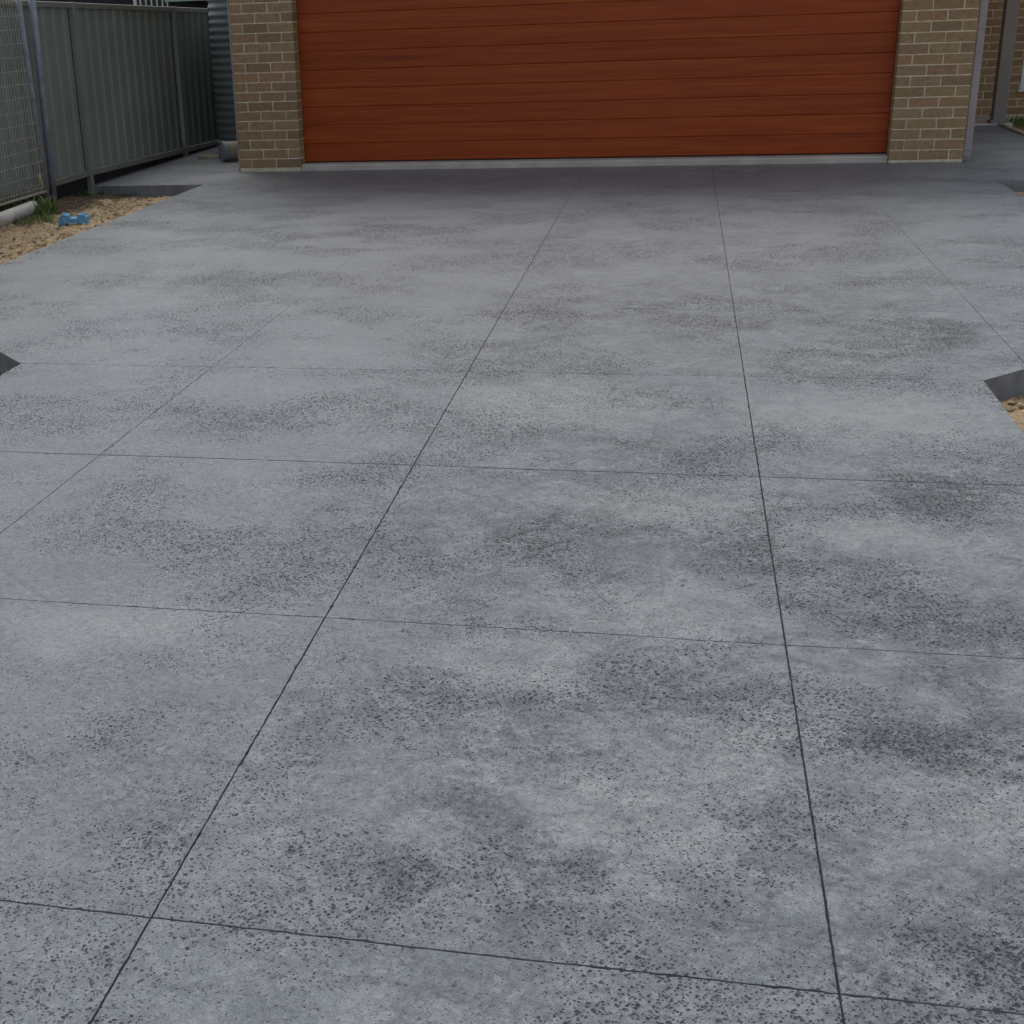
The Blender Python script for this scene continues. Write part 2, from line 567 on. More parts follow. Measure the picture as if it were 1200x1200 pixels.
# raster of pits in the stamped surface
PX0, PX1, PY0, PY1, PS = 1.2, 5.25, -11.3, -6.0, 0.0025
pw, ph = int((PX1 - PX0) / PS), int((PY1 - PY0) / PS)
PIT = np.zeros((ph, pw), np.float32)
npit = 22000
qx = rng.uniform(PX0, PX1, npit)
qy = rng.uniform(PY0, PY1, npit)
keep = rng.uniform(0, 1, npit) < density(qx, qy) * 0.8
qx, qy = qx[keep], qy[keep]
rad = 0.0042 + 0.0040 * rng.power(0.5, len(qx)) ** 2.0
asp = rng.uniform(0.6, 1.6, len(qx))
ang = rng.uniform(0, math.pi, len(qx))
dep = rng.uniform(0.35, 1.0, len(qx))
for k in range(len(qx)):
    rr = rad[k] * 1.4
    i0, i1 = int((qx[k] - rr - PX0) / PS), int((qx[k] + rr - PX0) / PS) + 2
    j0, j1 = int((qy[k] - rr - PY0) / PS), int((qy[k] + rr - PY0) / PS) + 2
    i0, j0, i1, j1 = max(i0, 0), max(j0, 0), min(i1, pw), min(j1, ph)
    if i1 <= i0 or j1 <= j0:
        continue
    X, Y = np.meshgrid(PX0 + np.arange(i0, i1) * PS - qx[k], PY0 + np.arange(j0, j1) * PS - qy[k])
    ca, sa = math.cos(ang[k]), math.sin(ang[k])
    u, v = (X * ca + Y * sa) * asp[k], (-X * sa + Y * ca) / asp[k]
    p = np.clip(1 - (u * u + v * v) / (rad[k] ** 2), 0, 1)
    PIT[j0:j1, i0:i1] = np.maximum(PIT[j0:j1, i0:i1], dep[k] * np.sqrt(p) * (0.5 + 0.5 * p))


def pit_at(x, y):
    fx, fy = (x - PX0) / PS, (y - PY0) / PS
    ok = (fx > 0) & (fx < pw - 2) & (fy > 0) & (fy < ph - 2)
    fx, fy = np.clip(fx, 0, pw - 2.01), np.clip(fy, 0, ph - 2.01)
    i, j = fx.astype(int), fy.astype(int)
    a, b = fx - i, fy - j
    v = (PIT[j, i] * (1 - a) + PIT[j, i + 1] * a) * (1 - b) + (PIT[j + 1, i] * (1 - a) + PIT[j + 1, i + 1] * a) * b
    return v * ok


def panel(name, parent, x0, x1, y0, y1, gaps, res, ylow=None, skirt=0.11, yfine=None):
    """one cast panel; gaps = half joint widths (left, right, near, far); res = (dx, dy) sampling;
    ylow(x): near edge where the outline is cut by the flare"""
    xa, xb, ya, yb = x0 + gaps[0], x1 - gaps[1], y0 + gaps[2], y1 - gaps[3]
    nx = max(3, int((xb - xa) / res[0]) + 1)
    if yfine is not None and ya < yfine < yb:
        vs = np.concatenate([np.linspace(ya, yfine, 20)[:-1], np.linspace(yfine, yb, max(3, int((yb - yfine) / res[1]) + 1))])
    else:
        vs = np.linspace(ya, yb, max(3, int((yb - ya) / res[1]) + 1))
    xs = np.linspace(xa, xb, nx)
    X, Y = np.meshgrid(xs, vs)
    if ylow is not None:
        lo = np.clip(ylow(xs), ya, yb - 0.002)
        Y = lo[None, :] + (vs[:, None] - ya) / (yb - ya) * (yb - lo[None, :])
    ny = len(vs)
    # ragged arrises
    if res[0] < 0.02:
        rag = lambda s, sd: 0.0022 * (fbm(s * 90, s * 0 + sd, 3, 71) - 0.5) + 0.012 * np.clip(vnoise(s * 45, s * 0 + sd, 81) - 0.80, 0, 1)
        X[:, 0] += rag(Y[:, 0], x0 * 7); X[:, -1] -= rag(Y[:, -1], x1 * 7 + 3)
        Y[0, :] += rag(X[0, :], y0 * 7); Y[-1, :] -= rag(X[-1, :], y1 * 7 + 3)
    st = stain_field(X, Y)
    pt = pit_at(X, Y) if res[0] < 0.02 else np.zeros_like(X)
    Z = -0.0042 * pt
    if res[0] < 0.02:
        Z += 0.0022 * (fbm(X * 26, Y * 26, 3, 91) - 0.5) + 0.003 * (fbm(X * 4, Y * 4, 2, 95) - 0.5)
    if res[0] < 0.005:
        Z[0, :] -= 0.001; Z[-1, :] -= 0.001; Z[:, 0] -= 0.001; Z[:, -1] -= 0.001
    V = np.stack([X.ravel(), Y.ravel(), Z.ravel()], 1)
    id_ = np.arange(nx * ny).reshape(ny, nx)
    F = np.stack([id_[:-1, :-1].ravel(), id_[:-1, 1:].ravel(), id_[1:, 1:].ravel(), id_[1:, :-1].ravel()], 1)
    ring = np.concatenate([id_[0, :], id_[1:, -1], id_[-1, -2::-1], id_[-2:0:-1, 0]])
    m = len(ring)
    W = V[ring].copy()
    W[:, 2] = -skirt
    base = len(V)
    V = np.concatenate([V, V[ring], W])              # the skirt has verts of its own: crisp arris
    k0 = base + np.arange(m)
    k = k0 + m
    F = np.concatenate([F, np.stack([k0, k, np.roll(k, -1), np.roll(k0, -1)], 1)])
    stv = np.concatenate([st.ravel(), np.full(2 * m, 0.7)])
    ptv = np.concatenate([pt.ravel(), np.zeros(2 * m)])
    dnv = np.concatenate([density(X.ravel(), Y.ravel()), np.full(2 * m, 0.3)])
    pav = np.concatenate([pale_field(X.ravel(), Y.ravel()), np.zeros(2 * m)])
    clv = np.concatenate([cloud_field(X.ravel(), Y.ravel()), np.full(2 * m, 0.5)])
    me = np_mesh(name, V, F, M['conc'], True, {'stain': stv, 'pit': ptv, 'dens': dnv, 'cloudy': clv, 'pale': pav})
    # keep the skirt faces flat
    sm = np.ones(len(me.polygons), bool)
    sm[-m:] = False
    me.polygons.foreach_set('use_smooth', sm)
    me.materials.append(M['slab'])
    mi = np.zeros(len(me.polygons), np.int32)
    mi[-m:] = 1
    me.polygons.foreach_set('material_index', mi)
    return link(name, me, parent)


def slab_base(name, pts, label=None):
    n = len(pts)
    mb = MB()
    mb.add([(x, y, -0.009) for x, y in pts] + [(x, y, -0.125) for x, y in pts],
           [tuple(range(n)), tuple(range(n, 2 * n))[::-1]] + [(i, n + i, n + (i + 1) % n, (i + 1) % n) for i in range(n)])
    o = mb.build(name, M['joint'])
    tag(o, kind='structure')
    return o


I = 0.006
drive = slab_base('driveway', [(XN0 + I, RW[-1] + I), (XN1 - I, RW[-1] + I), (XN1 - I, -7.06), (XE1 - I, -5.86), (XE1 - I, 0.04), (XE0 + I, 0.04), (XE0 + I, -5.76), (XN0 + I, -7.07)])
colsN = [(XN0, 0), (L0, 0.0015), (L1, 0.0020), (L2, 0.0022), (XN1, 0)]
gapR = {0: 0.0018, 1: 0.0015, 2: 0.0018, 3: 0.0020}
for r in range(len(RW) - 1):
    yb, ya = RW[r], RW[r + 1]
    for c in range(4):
        (xa, ga), (xb, gb) = colsN[c], colsN[c + 1]
        res, yf = (0.04, 0.04), None
        if r == 0: res = (0.006, 0.007)
        if r == 1: res = (0.0042, 0.005)
        if r == 2 and c > 0: res = (0.0034, 0.0034)
        if r == 3 and c > 0: res, yf = (0.0032, 0.0032), -11.02
        if r == 2 and c == 0: res = (0.009, 0.009)
        panel('slab_panel', drive, xa, xb, ya, yb, (ga, gb, gapR.get(r + 1, 0.003), gapR.get(r, 0.003)), res, yfine=yf)
colsW = [(XE0, 0), (LM, 0.0003), (L0, 0.0009), (L1, 0.0018), (L2, 0.0019), (L3, 0.0016), (XE1, 0)]
fl_left = lambda x: -7.10 + (XN0 - x)
fl_right = lambda x: -7.09 + (x - XN1)
for r in range(len(RU) - 1):
    ya, yb = RU[r], RU[r + 1]
    for c in range(6):
        (xa, ga), (xb, gb) = colsW[c], colsW[c + 1]
        res = (0.012, 0.016) if r == 0 else (0.03, 0.03)
        yl = None
        if r == 0 and c in (0, 1): yl = fl_left
        if r == 0 and c in (4, 5): yl = fl_right
        fd = lambda x, q: q * ((1, 0.9, 0.8)[r] if x in (L1, L2) else ((1, 0.8, 0.55) if x == L3 else (1, 0.85, 0.4))[r])
        ga, gb = fd(xa, ga), fd(xb, gb)
        near = 0.0018 if r == 0 else (0.0003 if r == 1 else 0.0001)
        panel('slab_panel', drive, xa, xb, ya, yb, (ga, gb, near, 0.0001), res, ylow=yl)

side = slab_base('side_path', [(-1.16, -0.92), (XE0 - I, -0.92), (XE0 - I, 8.0), (-1.16, 8.0)])
for ya, yb in ((-0.93, 1.3), (1.3, 3.6), (3.6, 8.0)):
    panel('path_panel', side, -1.165, XE0, ya, yb, (0, 0.0002, 0.001, 0.0003), (0.04, 0.04))
entry = slab_base('entry_path', [(XE1 + I, -1.27), (7.26, -1.27), (7.26, 3.26), (6.40, 3.26), (6.40, 0.04), (XE1 + I, 0.04)])
panel('path_panel', entry, XE1, 7.268, -1.28, 0.9, (0.0002, 0, 0.001, 0.0003), (0.04, 0.04))
panel('path_panel', entry, 6.345, 7.268, 0.9, 3.268, (0.001, 0, 0.001, 0.001), (0.04, 0.04))
pb = MB()
pb.box(6.345, 7.42, 3.275, 4.288, -0.1, 0.016, 0.006)
tag(pb.build('porch_slab', M['sill']), kind='structure')


# ------------------------------------------------------------------ sand beds
def sand_bed(name, x0, x1, y0, y1, hfun, res=0.025, mat='sand', soil=None):
    xs = np.linspace(x0, x1, int((x1 - x0) / res) + 1)
    ys = np.linspace(y0, y1, int((y1 - y0) / res) + 1)
    X, Y = np.meshgrid(xs, ys)
    Z = hfun(X, Y) + 0.06 * (fbm(X * 7, Y * 7, 4, 101) - 0.5) + 0.045 * (fbm(X * 22, Y * 22, 3, 111) - 0.5)
    V = np.stack([X.ravel(), Y.ravel(), Z.ravel()], 1)
    nx, ny = len(xs), len(ys)
    i = np.arange(nx * ny).reshape(ny, nx)
    F = np.stack([i[:-1, :-1].ravel(), i[:-1, 1:].ravel(), i[1:, 1:].ravel(), i[1:, :-1].ravel()], 1)
    so = soil(X, Y) if soil else 0.15 + 0 * X
    o = link(name, np_mesh(name, V, F, M[mat], True, {'soil': so}))
    tag(o, kind='structure')
    return o


def h_left(x, y):
    edge = np.clip((x + 1.1) / 1.05, 0, 1)              # 0 at the fence, 1 at the slab
    z = 0.00 - 0.045 * edge
    z = z - 0.075 * np.clip((y + 1.75) / 0.6, 0, 1)      # drops towards the path edge
    return z + 0.040 * np.clip((x + 0.35) / 0.3, 0, 1) * np.clip((-1.4 - y) / 0.3, 0, 1) - 0.040 * np.clip((x + 0.05) / 0.06, 0, 1)


sand_l = sand_bed('sand_strip', -1.35, 0.03, -6.9, -0.9, h_left, 0.016, soil=lambda x, y: 0.75 * np.clip((-0.45 - x) / 0.35, 0, 1) * np.clip((y + 3.3) / 0.5, 0.25, 1) + 0.1)
sand_bed('soil_bed', -3.2, 1.30, -12.5, -6.6 + 1.2, lambda x, y: -0.10 - 0.02 * np.clip(x, 0, 1) - 0.06 * np.clip((y + 6.2) * 2, 0, 1), 0.05, 'soil')
sand_bed('garden_bed', 5.14, 9.5, -12.5, -1.25, lambda x, y: -0.098 + 0.05 * np.clip((x - 6.6) / 1.5, 0, 1) - 0.10 * ((x < 6.36 - 0.0) & (y > -5.75)) * 1.0, 0.04)
sand_bed('verge_bed', 7.33, 12, -1.3, 4.28, lambda x, y: -0.045 + 0 * x, 0.06)

# ------------------------------------------------------------------ house
PIT_D = 0.23
BH, BP = 0.075, 0.085
house = empty('house', (3.16, 0.0, 0.0))
tag(house, 'brown brick house front with a wide red timber garage door between two brick piers', 'house')
HL = Vector((3.16, 0, 0))


def part(mb, name, mat, parent=house, smooth=False, origin=None):
    """verts given in world space; the part's own origin is the house origin unless given"""
    off = HL if origin is None else Vector(origin)
    mb.v = [(x - off.x, y - off.y, z - off.z) for x, y, z in mb.v]
    o = mb.build(name, M[mat] if isinstance(mat, str) else mat, None, smooth=smooth)
    o.parent = parent
    if parent is house:
        o.location = off - HL
    else:
        o.location = off - HL - (parent.location if parent is not None else Vector((0, 0, 0)))
    return o


BM = {}


def brick_mesh(sx, sy):
    k = (round(sx, 3), round(sy, 3))
    if k not in BM:
        BM[k] = MB().box(0, sx, 0, sy, 0, BH, 0.003).mesh('brick', M['brick'])
    return BM[k]


def lay(parent, bricks, zlimit, name='brick'):
    """bricks: (x,y,z,sx,sy); single objects up to zlimit, the rest joined into one mesh"""
    rest = MB()
    for (x, y, z, sx, sy) in bricks:
        jx, jy = random.uniform(-0.0012, 0.0012), random.uniform(-0.0015, 0.0015)
        if z < zlimit:
            o = link(name, brick_mesh(sx, sy), parent)
            o.location = Vector((x + jx, y + jy, z + random.uniform(-0.0008, 0.0008))) - HL - parent.location
        else:
            rest.box(x + jx, x + jx + sx, y + jy, y + jy + sy, z, z + BH, 0.003)
    if rest.v:
        o = part(rest, 'brickwork', 'brick', parent)
        o['kind'] = 'stuff'


def pier(x0, base, half_left_first, nc, zlimit):
    core = MB().box(x0 + 0.004, x0 + 0.586, 0.004, PIT_D - 0.004, -0.02, base + nc * BP - 0.004)
    core.box(x0 + 0.001, x0 + 0.589, 0.001, PIT_D - 0.002, -0.02, base - 0.006, 0.004)       # bedding mortar
    p = part(core, 'brick_pier', 'mortar')
    L = []
    for c in range(nc):
        z = base + c * BP
        a = (c % 2 == 0) == half_left_first
        if a:
            L += [(x0, 0, z, 0.11, 0.23), (x0 + 0.12, 0, z, 0.23, 0.11), (x0 + 0.36, 0, z, 0.23, 0.11), (x0 + 0.36, 0.12, z, 0.23, 0.11), (x0 + 0.12, 0.12, z, 0.23, 0.11)]
        else:
            L += [(x0, 0, z, 0.23, 0.11), (x0 + 0.24, 0, z, 0.23, 0.11), (x0 + 0.48, 0, z, 0.11, 0.23), (x0, 0.12, z, 0.23, 0.11), (x0 + 0.24, 0.12, z, 0.23, 0.11)]
    front = [b for b in L if b[1] < 0.05]
    back = [b for b in L if b[1] > 0.05]
    lay(p, front, zlimit)
    # second wythe shows only as the reveal; joined
    mbk = MB()
    for (x, y, z, sx, sy) in back:
        mbk.box(x, x + sx, y, y + sy, z, z + BH, 0.003)
    o = part(mbk, 'brickwork', 'brick', p)
    o['kind'] = 'stuff'
    return p


NCO = 28
X1R = 5.756
pier(0.0, 0.036, True, NCO, 1.60)
pier(X1R, 0.022, False, NCO, 1.45)
# lintel, brickwork over the door, walls, eaves, roof
lz = 2.16
part(MB().box(0.592, X1R - 0.002, 0.012, 0.20, lz, lz + 0.10), 'door_lintel', 'rail')
hb = MB()
for k, z in enumerate((lz + 0.105, lz + 0.19)):
    x = 0.595 - (0.12 if k else 0)
    while x < X1R - 0.02:
        a, b = max(x, 0.595), min(x + 0.23, X1R - 0.004)
        if b - a > 0.03:
            hb.box(a, b, 0.002, 0.112, z, z + BH, 0.003)
        x += 0.24
o = part(hb, 'brickwork', 'brick'); o['kind'] = 'stuff'
part(MB().box(0.595, X1R - 0.005, 0.01, 0.2, lz + 0.101, lz + 0.28), 'door_head_mortar', 'mortar')
wl = MB()
wl.box(0.004, 0.114, PIT_D + 0.002, 9, -0.1, 2.42)
part(wl, 'side_wall', 'wallbrick')
wl = MB()
wl.box(6.226, 6.336, PIT_D + 0.002, 4.296, -0.1, 2.42)
part(wl, 'side_wall', 'wallbrick')
part(MB().box(0.12, 6.22, 0.4, 8.9, -0.1, 0.055), 'garage_floor', 'sill')
part(MB().box(0.004, 10.4, 9.002, 9.11, -0.1, 2.42), 'rear_wall', 'wallbrick')


def hip(x0, x1, y0, y1, z0, h):
    wx, wy = x1 - x0, y1 - y0
    d = min(wx, wy) / 2
    if wx > wy:
        rid = [(x0 + d, (y0 + y1) / 2, z0 + h), (x1 - d, (y0 + y1) / 2, z0 + h)]
        fs = [(0, 1, 5, 4), (1, 2, 5), (2, 3, 4, 5), (3, 0, 4)]
    else:
        rid = [((x0 + x1) / 2, y0 + d, z0 + h), ((x0 + x1) / 2, y1 - d, z0 + h)]
        fs = [(0, 1, 4), (1, 2, 5, 4), (2, 3, 5), (3, 0, 4, 5)]
    return MB().add([(x0, y0, z0), (x1, y0, z0), (x1, y1, z0), (x0, y1, z0)] + rid, fs + [(3, 2, 1, 0)])


part(hip(-0.45, 6.60, -0.70, 9.5, 2.62, 1.7), 'roof', 'roof')  # unseen front overhang, deepened to shade the ground by the door
part(hip(5.9, 11.0, 3.08, 9.6, 2.60, 1.5), 'roof', 'roof')
part(MB().box(-0.43, 6.58, -0.68, 9.4, 2.425, 2.44), 'soffit', 'soffit')
part(MB().box(6.585, 10.9, 3.12, 9.4, 2.425, 2.44), 'soffit', 'soffit')
part(MB().box(-0.47, 6.62, -0.81, -0.69, 2.47, 2.60, 0.01), 'gutter', 'dpipe')
part(MB().box(-0.45, 6.60, -0.685, -0.665, 2.42, 2.615), 'fascia', 'dpipe')
part(MB().box(6.80, 10.95, 2.97, 3.09, 2.47, 2.60, 0.01), 'gutter', 'dpipe')

# garage door: one object per board
dx0, dx1, dy = 0.592, X1R - 0.004, 0.150
door = part(MB().box(dx0, dx1, dy + 0.028, dy + 0.05, 0.068, lz + 0.02), 'garage_door', 'dark')
pit = 0.1625
nb = 13
pm = MB()
prof = [(0.0, 0.0055), (0.0026, 0.0018), (0.0060, 0.0003), (0.010, 0.0), (pit - 0.010, 0.0), (pit - 0.006, 0.0003), (pit - 0.0028, 0.0018), (pit - 0.0006, 0.0055), (pit - 0.0006, 0.027), (0.0, 0.027)]
n = len(prof)
wd = dx1 - dx0
pm.add([(-wd / 2, y, z) for z, y in prof] + [(wd / 2, y, z) for z, y in prof],
       [(i, n + i, n + (i + 1) % n, (i + 1) % n) for i in range(n)] + [tuple(range(n)), tuple(range(n, 2 * n))[::-1]])
plank = pm.mesh('door_board', M['wood'])
for k in range(nb):
    o = link('door_board', plank, door)
    o.location = Vector(((dx0 + dx1) / 2, dy + (0.002 if k % 4 == 0 else 0.0), 0.068 + k * pit)) - HL - door.location
seal = MB().box(dx0 + 0.004, dx1 - 0.004, dy + 0.004, dy + 0.03, 0.0605, 0.0675)
part(seal, 'rubber_seal', 'dark', door)
sl = MB()
sp_ = [(0.018, -0.02), (0.018, 0.040), (0.022, 0.050), (0.031, 0.0555), (0.36, 0.0600), (0.36, -0.02)]
n = len(sp_)
sl.add([(dx0 + 0.0, y, z) for y, z in sp_] + [(dx1 + 0.0, y, z) for y, z in sp_],
       [(i, (i + 1) % n, n + (i + 1) % n, n + i)[::-1] for i in range(n)] + [tuple(range(n)), tuple(range(n, 2 * n))[::-1]])
part(sl, 'door_sill', 'sill')
part(MB().box(-0.016, -0.002, 0.004, 0.05, 0.0, 2.4, 0.003), 'corner_trim', 'dpipe')
dp = part(MB().box(6.350, 6.412, 0.02, 0.112, 0.03, 2.47, 0.006), 'downpipe', 'dpipe')
for z in (0.09, 1.05, 2.0):
    part(MB().box(6.346, 6.4155, 0.016, 0.116, z, z + 0.025, 0.003), 'pipe_strap', 'dpipe', dp)

# recessed entry wall with its window
wc = MB()
wy = 4.30
wx0, wx1, wz0, wz1 = 7.665, 8.9, 0.29, 2.1
wc.box(6.34, wx0, wy + 0.004, wy + 0.11, -0.1, 2.42)
wc.box(wx1, 10.4, wy + 0.004, wy + 0.11, -0.1, 2.42)
wc.box(wx0 + 0.001, wx1 - 0.001, wy + 0.004, wy + 0.11, -0.1, wz0 - 0.03)
wc.box(wx0 + 0.001, wx1 - 0.001, wy + 0.004, wy + 0.11, wz1, 2.42)
ew = part(wc, 'entry_wall', 'mortar')
L = []
for c in range(28):
    z = 0.022 + c * BP
    x = 6.345 - (0.12 if c % 2 else 0.0)
    while x < 10.3:
        a, b = max(x, 6.345), x + 0.23
        if wz0 - 0.08 < z < wz1 - 0.02:
            if a < wx0 < b: b = wx0 - 0.004
            elif a >= wx0 and b <= wx1: a = b
            elif a < wx1 < b and a >= wx0: a = wx1 + 0.004
        if b - a > 0.04:
            L.append((a, wy, z, b - a, 0.10))
        x += 0.24
seen = [b for b in L if 7.05 < b[0] < 7.95 and b[2] < 1.35]
lay(ew, seen, 9)
rest = MB()
for b in L:
    if b not in seen:
        rest.box(b[0], b[0] + b[3], b[1], b[1] + b[4], b[2], b[2] + BH, 0.003)
o = part(rest, 'brickwork', 'brick', ew); o['kind'] = 'stuff'
wf = MB()
for a in ((wx0 + .002, wx0 + 0.05, wz0, wz1), (wx1 - 0.05, wx1 - .002, wz0, wz1), (wx0 + 0.051, wx1 - 0.051, wz0, wz0 + 0.05), (wx0 + 0.051, wx1 - 0.051, wz1 - 0.05, wz1 - .002), (8.26, 8.31, wz0 + .051, wz1 - .051)):
    wf.box(a[0], a[1], wy - 0.012, wy + 0.06, a[2], a[3], 0.003)
win = part(wf, 'window', 'white')
part(MB().box(wx0 + 0.052, 8.258, wy + 0.02, wy + 0.026, wz0 + 0.052, wz1 - 0.052), 'pane', 'glass', win)
part(MB().box(8.312, wx1 - 0.052, wy + 0.02, wy + 0.026, wz0 + 0.052, wz1 - 0.052), 'pane', 'glass', win)
part(MB().box(wx0 - 0.02, wx1 + 0.02, wy - 0.03, wy + 0.09, wz0 - 0.03, wz0 - 0.002, 0.004), 'window_sill', 'white', win)
pp = part(MB().box(7.222, 7.352, 3.30, 3.43, 0.0165, 2.42, 0.008), 'porch_post', 'post')
part(MB().box(7.196, 7.378, 3.276, 3.456, 0.0162, 0.045, 0.006), 'post_base', 'post', pp)

# ------------------------------------------------------------------ sheet steel boundary fence
FX = -1.10
fence = empty('sheet_steel_fence', (FX, -0.94, 0))
tag(fence, 'tall dark grey green ribbed steel sheet fence along the left boundary', 'fence')
PY = [-8.30, -5.85, -3.40, -0.94, 1.53, 3.98, 6.43]
ztop = lambda y: 1.535 - 0.021 * (y + 0.94)
zbot = lambda y: 0.095 - 0.022 * (y + 0.94) * (y > -0.94)


def fpart(mb, name, mat, smooth=False):
    mb.v = [(x - FX, y + 0.94, z) for x, y, z in mb.v]
    return mb.build(name, M[mat], fence, smooth=smooth)


for y in PY:
    z1 = ztop(y) + 0.004
    fpart(MB().box(FX - 0.026, FX + 0.026, y - 0.024, y + 0.024, -0.25, z1, 0.003), 'post', 'fence')
prof = [(0, 0), (0.070, 0), (0.092, 0.017), (0.150, 0.017), (0.172, 0), (0.197, 0)]
for k in range(len(PY) - 1):
    ya, yb = PY[k] + 0.028, PY[k + 1] - 0.026
    fpart(MB().box(FX - 0.06, FX - 0.03, ya - 0.05, yb + 0.05, -0.2, 0.16), 'rail_shade_board', 'dark')  # near-black board added to stand for the shadow under the fence
    fpart(MB().box(FX - 0.034, FX - 0.022, yb - 0.03, yb + 0.018, 0.12, ztop(yb) - 0.05), 'post_gap_shade', 'dark')  # near-black strip stands in for the shadow in the slit beside the post
    for nm, zz, hh in (('top_rail', ztop, -0.044), ('bottom_rail', zbot, 0.050)):
        mb = MB()
        vs = []
        for y in (ya, yb):
            z = zz(y)
            a, b = (z + hh, z) if hh < 0 else (z, z + hh)
            vs += [(FX - 0.022, y, a), (FX + 0.022, y, a), (FX + 0.022, y, b - 0.004), (FX + 0.018, y, b), (FX - 0.018, y, b), (FX - 0.022, y, b - 0.004)]
        mb.add(vs, [(i, (i + 1) % 6, 6 + (i + 1) % 6, 6 + i)[::-1] for i in range(6)] + [tuple(range(6)), tuple(range(6, 12))[::-1]])
        fpart(mb, nm, 'rail')
    mb = MB()
    pts, y = [], ya + 0.004
    while y < yb - 0.03:
        for (d, h) in prof[:-1]:
            if y + d < yb - 0.016:
                pts.append((y + d, h - 0.012))
        y += 0.197
    vs, fs = [], []
    for (yy, h) in pts:
        for z, off in ((zbot(yy) + 0.02, 0), (ztop(yy) - 0.02, 0)):
            vs += [(FX + h, yy, z)]
    for i in range(len(pts) - 1):
        fs.append((2 * i, 2 * i + 2, 2 * i + 3, 2 * i + 1)[::-1])
    nn = len(vs)                                     # back skin gives the sheet its thickness
    vs += [(x - 0.0016, yv, z) for x, yv, z in vs]
    fs += [tuple(nn + i for i in f[::-1]) for f in fs]
    mb.add(vs, fs)
    fpart(mb, 'ribbed_sheet', 'fence')

# ------------------------------------------------------------------ temporary wire fence and steel post
tf = empty('wire_mesh_fence_panel', (-1.02, -2.0, 0.0))
tag(tf, 'galvanised temporary fence panel of fine wire mesh in front of the steel fence, far left', 'fence panel')
TX, TYA, TYB = -1.0, -2.02, -4.40


def tpart(mb, name, mat):
    mb.v = [(x + 1.02, y + 2.0, z) for x, y, z in mb.v]
    return mb.build(name, M[mat], tf, smooth=name != 'wire_mesh')


lean = 0.045
tpart(MB().tube((TX, TYA, -0.03), (TX - 0.02, TYA - lean * 2, 2.05), 0.021, 14), 'upright_pipe', 'galv')
tpart(MB().tube((TX, TYB, -0.03), (TX - 0.02, TYB - lean * 2, 2.05), 0.021, 14), 'upright_pipe', 'galv')
tpart(MB().tube((TX - 0.02, TYA - lean * 2, 2.04), (TX - 0.02, TYB - lean * 2, 2.04), 0.019, 12), 'top_pipe', 'galv')
tpart(MB().tube((TX, TYA, 0.10), (TX, TYB, 0.10), 0.012, 10), 'bottom_pipe', 'wire')
wm = MB()
nv_ = int((TYA - TYB) / 0.045)
for i in range(1, nv_):
    y = TYA - i * 0.045
    wm.tube((TX + 0.006, y, 0.09), (TX - 0.012, y - lean * 2, 2.04), 0.0021, 4, False)
for i in range(20):
    z = 0.14 + i * 0.10
    s_ = lean * 2 * z / 2.05
    wm.tube((TX + 0.010 - 0.02 * z / 2.05, TYA - s_, z), (TX + 0.010 - 0.02 * z / 2.05, TYB - s_, z), 0.0026, 4, False)
o = tpart(wm, 'wire_mesh', 'wire')
o['kind'] = 'stuff'
sp = empty('steel_post', (-1.035, -1.845, 0))
tag(sp, 'single bluish galvanised pipe post standing in sand beside the wire mesh panel', 'post')
MB().tube((0, 0, -0.15), (0.022, 0.0, 2.1), 0.027, 18).build('pipe', M['galv'], sp, smooth=True)
MB().tube((0.0215, 0, 2.085), (0.0222, 0, 2.112), 0.030, 18).build('cap', M['galv'], sp, smooth=True)

# ------------------------------------------------------------------ blue plastic foot
bl = empty('plastic_foot', (-0.315, -3.04, -0.03))
tag(bl, 'small faded blue plastic block with a notch lying in the sand by the post', 'plastic block')
ang = math.atan2(0.114, 0.162) - 0.35
bl.rotation_euler = (0, 0.05, ang)
bl.scale = (0.9, 0.9, 0.9)
bp = MB()
ou = [(-0.125, 0), (-0.068, 0), (-0.058, 0.030), (0.052, 0.030), (0.062, 0), (0.125, 0), (0.112, 0.078), (0.082, 0.100), (0.040, 0.098), (0.030, 0.070), (-0.030, 0.066), (-0.042, 0.094), (-0.088, 0.098), (-0.118, 0.074)]
bp.prism(ou, -0.060, 0.060)
bp.build('body', M['blue'], bl)
for sx in (-0.078, 0.075):
    MB().tube((sx, 0, 0.090), (sx, 0, 0.106), 0.020, 14).build('socket_ring', M['blue'], bl)
MB().box(-0.028, 0.028, -0.050, 0.050, 0.034, 0.060, 0.004).build('web', M['blue'], bl)

# ------------------------------------------------------------------ pipe lengths and offcut
wp = empty('white_pipe', (-0.86, -2.55, 0.03))
tag(wp, 'long dusty white plastic pipe lying along the foot of the wire mesh panel', 'pipe')
pa, pb_ = Vector((-0.86, -2.58, 0.045)), Vector((-0.80, -4.6, 0.02))
off = Vector((-0.86, -2.55, 0.03))
pm = MB()
d = (pb_ - pa).normalized()
pm.tube(pa - off, pb_ - off, 0.052, 24, False)
pm.tube(pb_ - off, pa - off, 0.047, 24, False)
a = d.orthogonal().normalized(); b = d.cross(a)
for c in (pa - off, pb_ - off):
    r_o = [c + a * .052 * math.cos(t) + b * .052 * math.sin(t) for t in np.linspace(0, 2 * math.pi, 25)[:-1]]
    r_i = [c + a * .047 * math.cos(t) + b * .047 * math.sin(t) for t in np.linspace(0, 2 * math.pi, 25)[:-1]]
    pm.add(r_o + r_i, [(i, (i + 1) % 24, 24 + (i + 1) % 24, 24 + i) for i in range(24)])
pm.build('tube', M['pvc'], wp, smooth=True)
tk = pa.lerp(pb_, 0.42) - off
MB().tube(tk - d * 0.05, tk + d * 0.05, 0.057, 24, True).build('collar', M['pvc'], wp, smooth=False)

